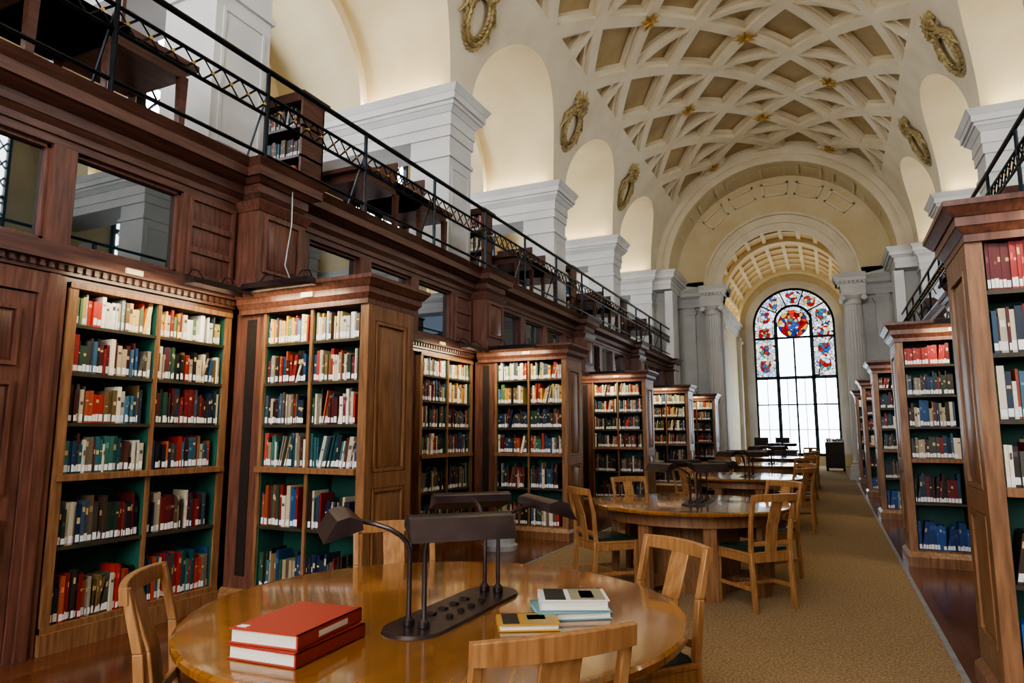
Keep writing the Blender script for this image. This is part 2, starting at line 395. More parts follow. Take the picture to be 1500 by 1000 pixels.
# ---------------------------------------------------------------- wood walls, entablature, gallery floor
def rpanel(mb,s,h,y0,y1,z0,z1,m=0,d=.018):
    e=.035
    mb.hex([(X(s,h),y0,z0),(X(s,h),y1,z0),(X(s,h),y1,z1),(X(s,h),y0,z1)],
           [(X(s,h-d),y0+e,z0+e),(X(s,h-d),y1-e,z0+e),(X(s,h-d),y1-e,z1-e),(X(s,h-d),y0+e,z1-e)],m)
    for (a,b,c,dd) in((y0-.025,y1+.025,z0-.025,z0),(y0-.025,y1+.025,z1,z1+.025),(y0-.025,y0,z0,z1),(y1,y1+.025,z0,z1)):
        hb(mb,s,h-.022,h,a,b,c,dd,m)
wi=0
for s,nm in((-1,'left'),(1,'right')):
    mb=MB(); ent=MB()
    hb(mb,s,3.66,3.72,-4.6,22.2,0,3.5,0)
    for n in range(-2,5):
        y0=y0s[n]; ya=y0-3.72 if n>-2 else -4.6; yb=y0
        if n==-2: continue
        if not(n==0 and s==-1):
            hb(mb,s,3.44,3.66,ya,y0-1.42,0,2.45,0)
            for q in range(2):
                a=ya+.25+q*1.05; b2=a+.8
                rpanel(mb,s,3.44,a,b2,.3,1.0); rpanel(mb,s,3.44,a,b2,1.15,2.25)
        else:
            hb(mb,s,3.44,3.66,ya,1.60,0,2.45,0);hb(mb,s,3.44,3.66,2.56,y0-1.42,0,2.45,0);hb(mb,s,3.44,3.66,1.60,2.56,2.31,2.45,0)
            for q in((1.42,1.60),(2.56,2.73)): 
                hb(mb,s,3.38,3.44,q[0],q[1],0,2.45,0); hb(mb,s,3.36,3.38,q[0]+.05,q[1]-.05,0,2.45,0)
            hb(mb,s,3.38,3.44,1.60,2.56,2.31,2.45,0)
        for z0,z1,a,b2 in((2.42,2.46,.0,.0),(2.46,2.49,.01,.03),(2.49,2.53,.035,.035),(2.53,2.60,.05,.09)):
            hb(mb,s,3.40-b2,3.66,ya,yb,z0,z1,1)
        q=ya
        while q<yb-.03: hb(mb,s,3.345,3.4,q,q+.03,2.485,2.525,1); q+=.06
        hb(mb,s,3.42,3.66,ya,yb,2.60,2.68,1);hb(mb,s,3.42,3.66,ya,yb,3.35,3.42,1)
        wins=[(y0-3.41,y0-2.59),(y0-2.39,y0-1.56),(y0-1.40,y0-.54)]
        edges=[ya]+[e for w in wins for e in w]+[yb]
        for i in range(0,len(edges),2):
            hb(mb,s,3.42,3.66,edges[i],edges[i+1],2.68,3.35,0)
        for q in range(3): rpanel(mb,s,3.42,y0-.46,y0-.06,2.70+q*.22,2.70+q*.22+.17,0,.008)
        for w in wins:
            wi+=1
            g=MB(); hb(g,s,3.50,3.52,w[0],w[1],2.68,3.35,0)
            for e in((w[0],w[0]+.025,2.68,3.35),(w[1]-.025,w[1],2.68,3.35),(w[0],w[1],2.68,2.705),(w[0],w[1],3.325,3.35)): hb(g,s,3.46,3.53,*e,1)
            g.obj('window_%d'%wi,[M_glass,M_oakd])
    for n in range(-1,5):
        y0=y0s[n]
        hb(mb,s,3.18,3.66,y0+.02,y0+.60,2.60,3.42,0)
        tb(mb,s,3.18,3.6,y0+.02,y0+.60,2.60,2.72,.03,.03,0)
        rpanel(mb,s,3.18,y0+.12,y0+.50,2.82,3.28)
        tb(mb,s,3.18,3.6,y0+.02,y0+.60,3.34,3.42,.01,.05,0)
    for z0,z1,a,b2 in((3.41,3.46,.0,.0),(3.46,3.50,.0,.04),(3.50,3.58,.05,.05),(3.58,3.62,.08,.14),(3.62,3.70,.18,.18),(3.70,3.76,.18,.25)):
        ent.hex([(X(s,3.40-a),-4.6,z0),(X(s,3.9),-4.6,z0),(X(s,3.9),22.2,z0),(X(s,3.40-a),22.2,z0)],
                [(X(s,3.40-b2),-4.6,z1),(X(s,3.9),-4.6,z1),(X(s,3.9),22.2,z1),(X(s,3.40-b2),22.2,z1)],0)
        for n in range(-1,5):
            tb(ent,s,3.20-.0,3.5,y0s[n]+.04,y0s[n]+.58,z0,z1,a*.7,b2*.7,0)
    mb.obj('wall_'+nm,[M_oakd,M_oakh])
    ent.obj('trim_entablature_'+nm,[M_oakh])
    mb=MB(); hb(mb,s,3.6,7.1,-4.6,22.2,3.45,3.755,0); mb.obj('floor_gallery_'+nm,[M_oakh])
    r=MB(); xr=X(s,3.26); ya,yb=-4.4,21.4
    r.tube([(xr,ya,4.71),(xr,yb,4.71)],.027,8)
    for z in(4.28,4.47,3.90): r.tube([(xr,ya,z),(xr,yb,z)],.017,6)
    y=ya;st=P/3
    while y<=yb+.01:
        r.tube([(xr,y,3.76),(xr,y,4.71)],.021,8); r.box(xr-.035,xr+.035,y-.035,y+.035,3.76,3.80)
        r.tube([(xr,y,4.5),(X(s,3.26+.28),y,3.77)],.010,5)
        y+=st
    y=ya
    while y<yb-.1:
        r.tube([(xr,y,4.28),(xr,y+.19,4.47)],.009,4,0);r.tube([(xr,y,4.47),(xr,y+.19,4.28)],.009,4,0)
        r.box(xr-.013,xr+.013,y+.083,y+.107,4.363,4.387,1); y+=.19
    r.obj('iron_gallery_railing',[M_iron,M_gold])

# door
mb=MB();s=-1
hb(mb,s,3.40,3.45,1.605,2.555,.02,2.3,0)
for (a,b2) in((1.72,2.02),(2.12,2.44)):
    for (z0,z1) in((.2,.85),(1.05,1.7),(1.85,2.18)): rpanel(mb,s,3.40,a,b2,z0,z1)
mb.tube([(X(s,3.40),1.68,1.0),(X(s,3.34),1.68,1.0)],.012,8,1); mb.lathe(X(s,3.33),1.68,[(.0,.975),(.025,.985),(.03,1.0),(.025,1.015),(0,1.025)],12,1)
mb.obj('door_1',[M_oakd,M_gold])

# ---------------------------------------------------------------- books
PAL={'light':['d8cfb4','b8a87a','d2ccbc','c9963f','a8352a','b9b4a8','7a8f9a','3d5a7a','d0a058','8c2f22','e6e2d4','5f7f5a','c8b060','40484c','6a5a4a'],
'mixed':['1e2c3a','4a1a1a','7a2420','26445e','c8bfa8','2c4534','15181c','8d8674','96492e','35586c','5c2430','d8d0bc','45433d','1a4064','9c302a','6a5434','2b2420','a8987c'],
'dark':['15181c','1e2a38','30181a','581c1c','1f3a52','23382c','33302c','6a1f1f','122440','7a7468','3a4856','b0a890','3a2a20','5a4a38'],
'red':['7e1c18','922626','6c1616','a02c28','5c1218','8a1c2a'],
'blue':['1b3f7c','24508f','183668','2e5c9c','15324f','1b3f7c','8e98a8'],
'teal':['1e4a50','2a5f66','1a4048','b8b4a4','8a2824','223c58','356258','a03a2c','c0b8a4','24282c','4a2c22','7a7060']}
LP={k:[lin(c) for c in v] for k,v in PAL.items()}
def bookrow(mb,o,u,n,length,z,hmax,pal,rng,depth=.17):
    o=Vector(o);u=Vector(u);n=Vector(n);t=0.004;lean=0
    end=length-rng.choice([0,0,.0,.02,.05])
    run=0;rc=None;rh=None
    rowh=rng.uniform(.72,.82)
    while True:
        if run<=0:
            run=rng.choice([1,1,1,1,1,2,3]) if pal not in('red','blue') else rng.choice([4,6,8])
            base=rng.choice(LP[pal]) ; rh=hmax*rowh*rng.uniform(.80,1.15); th0=rng.uniform(.010,.034); k=rng.uniform(.8,1.4); rc=tuple(min(.9,x*k) for x in base)
        th=th0*rng.uniform(.85,1.15); h=min(hmax*.95,rh*rng.uniform(.97,1.02)); run-=1
        if t+th>end: break
        d=depth*rng.uniform(.85,1.0); inset=rng.uniform(.008,.03)
        if rng.random()<.05: lean=rng.uniform(.02,.06)
        elif rng.random()<.3: lean=0
        if lean and t+th+lean*1.3>end: lean=0
        p=o+u*t-n*(inset)
        sh=u*lean+Vector((0,0,h))
        mb.obox(p,u*th*.96,-n*d,sh,0,rc)
        if rng.random()<.92:
            a0=.012/h;a1=min(.5,(.012+rng.uniform(.036,.052))/h); w0=th*.06;w1=th*.90
            q=p+n*.0012
            mb.face([q+u*w0+sh*a0,q+u*w1+sh*a0,q+u*w1+sh*a1,q+u*w0+sh*a1],0,(.82,.83,.82))
        if rng.random()<.6:
            a0=rng.uniform(.5,.75);a1=a0+rng.uniform(.03,.16);lum=sum(rc)/3
            cc=(.55,.42,.2) if lum<.25 else (.08,.07,.06)
            if rng.random()<.35: cc=tuple(min(.8,x*2.2+.03) for x in rc)
            q=p+n*.0012; mb.face([q+u*th*.15+sh*a0,q+u*th*.8+sh*a0,q+u*th*.8+sh*a1,q+u*th*.15+sh*a1],0,cc)
        t+=th
        if rng.random()<.015: t+=.04
ZR=[.17,.66,1.13,1.47,1.81,2.14]; ZT=[.63,1.07,1.44,1.78,2.11,2.42]
def themes(rng,side):
    if side==1: return ['blue','dark','mixed','mixed','dark',rng.choice(['red','mixed'])]
    return [rng.choice(['dark','teal','mixed']),rng.choice(['mixed','dark']),rng.choice(['mixed','teal']),rng.choice(['mixed','dark']),rng.choice(['light','mixed']),'light']

SEC=[(-.065,-.03),(-.045,.02),(.0,.03),(.045,.02),(.065,-.03)]
def trough_lamp(mb,x0,x1,y,z,arm,m=0):
    r0=[(x0,y+a,z+b) for a,b in SEC];r1=[(x1,y+a,z+b) for a,b in SEC]
    mb.grid([r0,r1],m,False); mb.face(r0,m);mb.face(r1,m)
    for t in(.22,.78):
        xx=x0+(x1-x0)*t
        mb.tube([(xx,y,z+.03),(xx,y+arm*.3,z+.10),(xx,y+arm*.7,z+.12),(xx,y+arm,z+.04)],.007,6,m)
def trough_lamp_y(mb,y0,y1,x,z,arm,m=0):
    r0=[(x+a,y0,z+b) for a,b in SEC];r1=[(x+a,y1,z+b) for a,b in SEC]
    mb.grid([r0,r1],m,False); mb.face(r0,m);mb.face(r1,m)
    for t in(.22,.78):
        yy=y0+(y1-y0)*t
        mb.tube([(x,yy,z+.03),(x+arm*.3,yy,z+.10),(x+arm*.7,yy,z+.12),(x+arm,yy,z+.04)],.007,6,m)

def proj_case(s,yf,seed,back=True):
    rng=random.Random(seed); root=empty('oak_bookcase',(X(s,2.6),yf+.31,0)); inv=(-X(s,2.6),-(yf+.31),0)
    mb=MB(); D=.62;h0,h1,hw=1.96,3.03,3.36
    tb(mb,s,h0,hw,yf,yf+D,0,.10,.045,.045);tb(mb,s,h0,hw,yf,yf+D,.10,.15,.045,.0)
    hb(mb,s,h0,h0+.06,yf,yf+D,.15,2.42)
    for a,b2 in((yf,yf+.09),(yf+D-.09,yf+D)): hb(mb,s,h0-.018,h0,a,b2,.15,2.42)
    for a,b2 in((.15,.30),(.98,1.10),(2.28,2.42)): hb(mb,s,h0-.018,h0,yf+.09,yf+D-.09,a,b2)
    for a,b2 in((.33,.95),(1.13,2.25)): rpanel(mb,s,h0,yf+.13,yf+D-.13,a,b2,0,.014)
    for z0,z1,a,b2 in((2.40,2.44,.022,.022),(2.44,2.48,.025,.055),(2.48,2.53,.06,.06),(2.53,2.58,.07,.11),(2.58,2.61,.115,.115)):
        tb(mb,s,h0,3.3,yf,yf+D,z0,z1,a,b2,1)
    hb(mb,s,h1,hw,yf+.02,yf+D-.02,.15,2.42,1)
    hb(mb,s,3.13,3.23,yf+.012,yf+.02,.25,2.36,3)
    hb(mb,s,h1-.03,h1,yf,yf+D,.15,2.42,0)
    hm=(h0+.06+h1-.03)/2
    hb(mb,s,hm-.012,hm+.012,yf+.02,yf+D-.02,.15,2.42,2)
    for yy in(yf,yf+D-.02): hb(mb,s,hm-.014,hm+.014,yy,yy+.02,.15,2.42,0)
    hb(mb,s,h0+.06,h0+.066,yf+.02,yf+D-.02,.15,2.42,2);hb(mb,s,h1-.036,h1-.03,yf+.02,yf+D-.02,.15,2.42,2)
    hb(mb,s,h0+.06,h1,yf+D/2-.01,yf+D/2+.01,.15,2.42,2)
    for z in ZR[1:]:
        if abs(z-1.13)<.01: hb(mb,s,h0+.06,h1,yf-.03,yf+D+.03,z-.045,z-.002,0)
        else: hb(mb,s,h0+.06,h1,yf+.008,yf+D-.008,z-.025,z-.002,4)
    hb(mb,s,h0+.06,h1,yf+.005,yf+D-.005,.13,.168,0)
    hb(mb,s,hm-.06,hm+.06,yf-.075,yf-.06,2.485,2.525,5)
    mb.obj('case_frame',[M_oak,M_oakd,M_green,M_black,M_shelf,M_plate],root,loc=inv)
    bk=MB(); cols=[(h0+.07,hm-.016),(hm+.016,h1-.04)]
    for ci,(a,b2) in enumerate(cols):
        th=themes(rng,s)
        for ri in range(6):
            xa,xb=sorted((X(s,a),X(s,b2)))
            bookrow(bk,(xa,yf+.01,ZR[ri]),(1,0,0),(0,-1,0),xb-xa,ZR[ri],ZT[ri]-ZR[ri] if ri>1 else .37,th[ri],rng)
            if back: bookrow(bk,(xb,yf+D-.01,ZR[ri]),(-1,0,0),(0,1,0),xb-xa,ZR[ri],ZT[ri]-ZR[ri] if ri>1 else .37,th[ri],rng)
    bk.obj('books',[M_book],root,color=True,loc=inv)
    lp=MB(); xa,xb=sorted((X(s,2.30),X(s,2.98)))
    trough_lamp(lp,xa,xb,yf-.26,2.57,.2); lp.obj('strip_lamp',[M_bronze],root,loc=inv)
    area('bookcase_lamp_light',((xa+xb)/2,yf-.26,2.53),(0,.42,-1),(1,0,0),.75,.06,7,(1,.84,.56))
def wall_case(s,y0,seed):
    rng=random.Random(seed); ya,yb=y0-1.40,y0-.03; cx=X(s,3.5)
    root=empty('wall_bookcase',(cx,(ya+yb)/2,0)); inv=(-cx,-(ya+yb)/2,0)
    mb=MB(); hf,hk=3.37,3.655
    for a,b2 in((ya,ya+.06),(yb-.06,yb),((ya+yb)/2-.014,(ya+yb)/2+.014)): hb(mb,s,hf,hk,a,b2,0.12,2.42,0)
    hb(mb,s,hf-.03,hk,ya-.01,yb,0,.13,0); hb(mb,s,hf-.005,hk,ya,yb,.13,.168,0)
    hb(mb,s,hk-.02,hk,ya,yb,.12,2.42,2)
    for q in(ya+.06,(ya+yb)/2+.014): hb(mb,s,hf+.02,hk,q,q+.006,.17,2.42,2)
    for q in(yb-.066,(ya+yb)/2-.02): hb(mb,s,hf+.02,hk,q,q+.006,.17,2.42,2)
    for z in ZR[1:]:
        if abs(z-1.13)<.01: hb(mb,s,hf-.03,hk,ya+.02,yb-.02,z-.045,z-.002,0)
        else: hb(mb,s,hf+.008,hk,ya+.06,yb-.06,z-.025,z-.002,4)
    hb(mb,s,hf-.01,hk,ya,yb,2.38,2.42,0)
    hb(mb,s,3.29,3.308,(ya+yb)/2-.35,(ya+yb)/2-.22,2.545,2.585,5)
    mb.obj('case_frame',[M_oak,M_oakd,M_green,M_black,M_shelf,M_plate],root,loc=inv)
    bk=MB(); ym=(ya+yb)/2
    for a,b2 in((ya+.07,ym-.02),(ym+.024,yb-.07)):
        th=themes(rng,-1)
        for ri in range(6):
            bookrow(bk,(X(s,hf)+s*.01,a,ZR[ri]),(0,1,0),(-s,0,0),b2-a,ZR[ri],ZT[ri]-ZR[ri] if ri>1 else .37,th[ri],rng)
    bk.obj('books',[M_book],root,color=True,loc=inv)
    lp=MB()
    trough_lamp_y(lp,ym+.05,yb-.05,X(s,3.14),2.57,s*.2); lp.obj('strip_lamp',[M_bronze],root,loc=inv)
    area('bookcase_lamp_light',(X(s,3.10),ym,2.53),(s*.5,0,-1),(0,1,0),1.1,.06,7.5,(1,.84,.56))
for n in range(0,5):
    proj_case(-1,y0s[n],100+n,n<2); proj_case(1,y0s[n],200+n,n<2)
for n in range(0,4):
    wall_case(-1,y0s[n],300+n)
    wall_case(1,y0s[n],340+n)

# gallery furniture
for s in(-1,1):
    for b in range(0,6):
        yp=yP[b]; root=empty('gallery_bookcase',(X(s,4.6),yp+1.1,3.755)); inv=(-X(s,4.6),-(yp+1.1),-3.755)
        mb=MB(); h0,h1=3.9,5.6;ya,yb=yp+.95,yp+1.3
        for a in(h0,(h0+h1)/2-.015,h1-.03): hb(mb,s,a,a+.03,ya,yb,3.755,5.15,0)
        for z in(3.755,4.1,4.45,4.8): hb(mb,s,h0,h1,ya,yb,z,z+.03,0)
        tb(mb,s,h0,h1,ya,yb,5.12,5.2,.0,.05,0); hb(mb,s,h0,h1,yb-.02,yb,3.755,5.15,0)
        mb.obj('case_frame',[M_oakh],root,loc=inv)
        bk=MB();rng=random.Random(500+b)
        xa,xb=sorted((X(s,h0+.03),X(s,h1-.03)))
        for z in(4.13,4.48,4.83): bookrow(bk,(xa,ya+.01,z),(1,0,0),(0,-1,0),xb-xa,z,.3,'mixed',rng)
        bk.obj('books',[M_book],root,color=True,loc=inv)
        for dy in(-1.4,2.3):
            yy=yp+dy
            if yy>21 or (b==0 and dy<0): continue
            root2=MB()
            root2.box(-.42,.42,-.7,.7,.74,.79);root2.box(-.36,.36,-.62,.62,.64,.74)
            for sx in(-1,1):
                for sy in(-1,1): root2.beam((sx*.34,sy*.6,0),(sx*.34,sy*.6,.66),.05,.05,0,.07,.07)
            root2.box(-.36,.36,.02,.05,.79,1.08)
            root2.obj('gallery_reading_desk',[M_oakh],loc=(X(s,3.95),yy,3.756))

# ---------------------------------------------------------------- uplights on the imposts
for s in(-1,1):
    for b in range(6):
        for yy,d in((yP[b]+.46,.35),(yP[b+1]-.46,-.35)):
            area('cornice_uplight',(X(s,5.4),yy,6.70),(0,d,1),(1,0,0),2.9,.10,20,(1,.84,.6))

# ---------------------------------------------------------------- north end
mb=MB(); y1=YB; y2=23.5; RE=3.35; n=64
ring=[];barr=[]
for i in range(n+1):
    a=pi*i/n; c,sn=math.cos(a),math.sin(a)
    ring.append([(XC+4.05*c,y1,ZS+4.05*sn),(XC+RE*c,y1,ZS+RE*sn)])
    barr.append([(XC+RE*c,y1,ZS+RE*sn),(XC+RE*c,y2,ZS+RE*sn)])
mb.grid(ring,0,False);mb.grid(barr,1)
def archring(mb,yf,yb,cz,ri,ro,m,n=64,x=XC):
    f=[];i_=[];o=[]
    for i in range(n+1):
        a=pi*i/n;c,sn=math.cos(a),math.sin(a)
        f.append([(x+ri*c,yf,cz+ri*sn),(x+ro*c,yf,cz+ro*sn)])
        i_.append([(x+ri*c,yf,cz+ri*sn),(x+ri*c,yb,cz+ri*sn)])
        o.append([(x+ro*c,yf,cz+ro*sn),(x+ro*c,yb,cz+ro*sn)])
    mb.grid(f,m,False);mb.grid(i_,m);mb.grid(o,m)
archring(mb,y1-.06,y1+.02,ZS,3.35,3.5,0);archring(mb,y1-.03,y1+.02,ZS,3.6,3.8,0)
for k in range(-3,4):
    a0=pi/2+k*.34
    for (da,db,ya,yb) in((-.12,-.10,y1+.3,y2-.3),(.10,.12,y1+.3,y2-.3),(-.12,.12,y1+.27,y1+.33),(-.12,.12,y2-.33,y2-.27)):
        rows=[]
        for i in range(5):
            a=a0+da+(db-da)*i/4
            rows.append([(XC+(RE-.05)*math.cos(a),ya,ZS+(RE-.05)*math.sin(a)),(XC+(RE-.05)*math.cos(a),yb,ZS+(RE-.05)*math.sin(a))])
        mb.grid(rows,0)
ZA=6.30;RA=1.85
w=[]
for i in range(n+1):
    a=pi*i/n;c,sn=math.cos(a),math.sin(a)
    w.append([(XC+RA*c,y2,ZA+RA*sn),(XC+3.5*c,y2,ZA+.3+3.5*sn)])
mb.grid(w,1,False)
for k in(-2,-1,0,1,2):
    a0=pi/2-k*.36
    def pt(r,t): return (XC+r*math.cos(a0+t),y2-.05,ZS+r*math.sin(a0+t))
    for (ra,rb,ta,tb2) in((2.70,2.76,-.14,.14),(3.10,3.16,-.14,.14),(2.70,3.16,-.14,-.118),(2.70,3.16,.118,.14)):
        p=[pt(ra,ta),pt(rb,ta),pt(rb,tb2),pt(ra,tb2)]; q=[(a,y2,b) for a,_,b in p]
        mb.hex(q,p,0)
archring(mb,y2-.10,y2+.1,ZA,RA,RA+.22,0);archring(mb,y2-.16,y2+.0,ZA,RA+.22,RA+.32,0);archring(mb,y2-.08,y2,ZA,RA+.32,RA+.5,0);archring(mb,y2-.20,y2,ZA,RA+.5,RA+.58,0)
mb.obj('ceiling_end_arch',[M_vault,M_plaster])
mb=MB()
for s in(-1,1):
    hb(mb,s,1.85,5.0,y2,y2+.35,0,6.62,0)
    hb(mb,s,3.35,5.0,y1-.02,y2,0,6.67,0)
    hb(mb,s,3.15,3.4,y1-.6,y1+.2,0,6.0,0)
    for z0,z1,a,b2 in((5.70,5.86,.0,.0),(5.86,6.0,.02,.02),(6.0,6.06,.05,.10),(6.06,6.18,.14,.14),(6.18,6.30,.16,.22)):
        tb(mb,s,1.80,2.5,22.82,y2+.2,z0,z1,a,b2,0)
        tb(mb,s,1.80,5.0,23.3,y2+.2,z0,z1,a,b2,0)
        tb(mb,s,3.2,5.0,y1-.6,y2,z0+.37,z1+.37,a,b2,0)
    q=1.7
    while q<2.5: hb(mb,s,q,q+.06,22.72,22.82,5.98,6.06,0); q+=.12
    # wall pilaster beside the column with recessed panel
    hb(mb,s,2.75,3.15,23.35,23.5,0,5.7,0);tb(mb,s,2.75,3.15,23.35,23.5,5.45,5.6,.03,.08,0);tb(mb,s,2.75,3.15,23.35,23.5,0,.4,.05,.05,0)
    for yy in(22.45,23.1):
        hb(mb,s,3.30,3.36,yy,yy+.05,1.0,4.6,0)
mb.obj('wall_north',[M_stone])
for s in(-1,1):
    mb=MB(); xx=X(s,2.12)
    flute=lambda a: 1-.07*abs(math.sin(a*10))
    mb.lathe(0,0,[(.28,.55),(.282,2.0),(.26,4.0),(.242,5.35)],160,0,flute)
    mb.lathe(0,0,[(.36,.36),(.37,.40),(.36,.44),(.30,.46),(.30,.49),(.33,.51),(.33,.54),(.28,.56)],40)
    mb.box(-.38,.38,-.38,.38,0,.36)
    mb.lathe(0,0,[(.235,5.33),(.26,5.36),(.25,5.40),(.26,5.50),(.33,5.58),(.34,5.62)],40)
    mb.box(-.36,.36,-.34,.34,5.62,5.70)
    for sg in(-1,1):
        mb.tube([(sg*.30,-.32,5.54),(sg*.30,.32,5.54)],.085,14)
    mb.obj('stone_column',[M_stone],loc=(xx,23.1,0))
mb=MB(); RC=2.35; y3=32.3
mb.grid([[(XC+RC*math.cos(pi*i/n),y2,ZA+RC*math.sin(pi*i/n)),(XC+RC*math.cos(pi*i/n),y3,ZA+RC*math.sin(pi*i/n))] for i in range(n+1)],0)
for yy in(26.3,31.5):
    archring(mb,yy,yy+.5,ZA,RC-.16,RC,1)
for k in range(1,12):
    a=pi*k/12
    p=lambda r,da:(XC+r*math.cos(a+da),ZA+r*math.sin(a+da))
    q=[p(RC,-.03),p(RC-.07,-.03),p(RC-.07,.03),p(RC,.03)]
    mb.grid([[(x,y2,z) for x,z in q],[(x,y3,z) for x,z in q]],1,False)
for yy in(24.4,25.3,27.7,28.6,29.5,30.4): archring(mb,yy,yy+.14,ZA,RC-.07,RC,1)
mb.obj('ceiling_chancel',[M_ochre,M_plaster])
for s,nm in((-1,'left'),(1,'right')):
    mb=MB(); hb(mb,s,RC,RC+.3,y2+.3,y3+.3,0,ZA,0)
    for z0,z1,a,b2 in((5.70,5.86,.0,.0),(5.86,6.0,.02,.02),(6.0,6.06,.05,.08),(6.06,6.18,.10,.10),(6.18,6.30,.12,.18)):
        hb(mb,s,RC-.05-b2,RC,y2+.2,y3,z0,z1,1)
    for yy in(26.3,31.5):
        hb(mb,s,RC-.16,RC,yy,yy+.5,0,5.7,1);tb(mb,s,RC-.16,RC,yy,yy+.5,5.4,5.5,.04,.08,1);tb(mb,s,RC-.16,RC,yy,yy+.5,0,.3,.05,.05,1)
    mb.obj('wall_chancel_'+nm,[M_plaster,M_stone])
    area('cornice_uplight',(X(s,RC-.12),28.0,6.34),(-s*.5,0,1),(0,1,0),7.5,.08,26,(1,.8,.5))
mb=MB(); RW=1.70; ZW=6.2; zs=.47
mb.grid([[(XC+RW*math.cos(pi*i/n),y3,ZW+RW*math.sin(pi*i/n)),(XC+2.9*math.cos(pi*i/n),y3,ZW+2.9*math.sin(pi*i/n))] for i in range(n+1)],0,False)
for s in(-1,1): hb(mb,s,RW,2.9,y3,y3+.1,0,ZW,0)
mb.box(XC-RW,XC+RW,y3,y3+.1,0,zs,0)
archring(mb,y3-.12,y3+.1,ZW,RW,RW+.16,1);archring(mb,y3-.07,y3,ZW,RW+.16,RW+.34,1)
for s in(-1,1): hb(mb,s,RW,RW+.16,y3-.12,y3+.1,zs,ZW,1);hb(mb,s,RW+.16,RW+.34,y3-.07,y3,zs,ZW,1)
mb.obj('wall_end',[M_plaster,M_stone])
mb=MB(); yw=y3+.06
mb.face([(XC-RW,yw,zs),(XC+RW,yw,zs),(XC+RW,yw,ZW),(XC-RW,yw,ZW)],0)
arc=[(XC+RW*math.cos(pi*i/32),yw,ZW+RW*math.sin(pi*i/32)) for i in range(33)]
mb.face(arc,1)
def disc(cx,cz,rx,rz,y,m,N=20,shield=False):
    pts=[]
    for i in range(N):
        a=2*pi*i/N; x=math.cos(a)*rx; z=math.sin(a)*rz
        if shield and z>0: z=min(z*1.4,rz*.85)
        pts.append((cx+x,y,cz+z))
    mb.face(pts,m)
for sg in(-1,1):
    mb.face([(XC+sg*.78,yw-.01,3.9),(XC+sg*1.64,yw-.01,3.9),(XC+sg*1.64,yw-.01,ZW),(XC+sg*.78,yw-.01,ZW)],1)
    for z in(4.4,5.1,5.85): disc(XC+sg*1.22,z,.26,.30,yw-.02,3,20,True)
for i in range(5):
    a=pi*(i+.5)/5; disc(XC+1.24*math.cos(a),ZW+.05+1.24*math.sin(a),.25,.29,yw-.02,3,20,True)
disc(XC,6.28,.64,.64,yw-.02,2,28)
disc(XC,6.28,.26,.30,yw-.03,3,20,True)
fy0,fy1=yw-.10,yw-.035
for x,wd,z1 in((-1.66,.05,ZW),(1.66,.05,ZW),(-.73,.075,ZW+.2),(.73,.075,ZW+.2),(0,.04,5.6)):
    mb.box(XC+x-wd,XC+x+wd,fy0,fy1,zs,z1,4)
for z,wd in((zs,.06),(1.55,.02),(2.65,.03),(3.85,.07),(5.65,.05)): mb.box(XC-RW,XC+RW,fy0,fy1,z-wd,z+wd,4)
for x in(-1.2,1.2,-.36,.36): mb.box(XC+x-.014,XC+x+.014,fy0,fy1,zs,3.85,4)
def archtube(r,rad,y):
    mb.tube([(XC+r*math.cos(pi*i/32),y,ZW+.15+r*math.sin(pi*i/32)) for i in range(33)],rad,6,4)
archtube(.75,.06,yw-.06)
mb.tube([(XC+1.66*math.cos(pi*i/32),yw-.06,ZW+1.66*math.sin(pi*i/32)) for i in range(33)],.06,6,4)
for i in range(1,5):
    a=pi*i/5; mb.tube([(XC+.75*math.cos(a),yw-.06,ZW+.15+.75*math.sin(a)),(XC+1.66*math.cos(a),yw-.06,ZW+1.66*math.sin(a))],.03,5,4)
mb.obj('window_north',[M_day,M_st1,M_st2,M_st3,M_iron])

# south wall behind the camera; assumed unseen window, enlarged to light the lower hall
mb=MB(); mb.box(X(-1,7.2),X(1,7.2),-4.75,-4.6,0,10.9,0); mb.obj('wall_south',[M_plaster])
mb=MB(); mb.box(XC-2.4,XC+2.4,-4.58,-4.56,1.6,9.3,0)
for x in(-2.4,-1.2,0,1.2,2.4): mb.box(XC+x-.05,XC+x+.05,-4.56,-4.48,1.6,9.3,1)
for z in(1.6,3.5,5.4,7.3,9.3): mb.box(XC-2.45,XC+2.45,-4.56,-4.48,z-.05,z+.05,1)
mb.obj('window_south_fill',[M_days,M_iron])

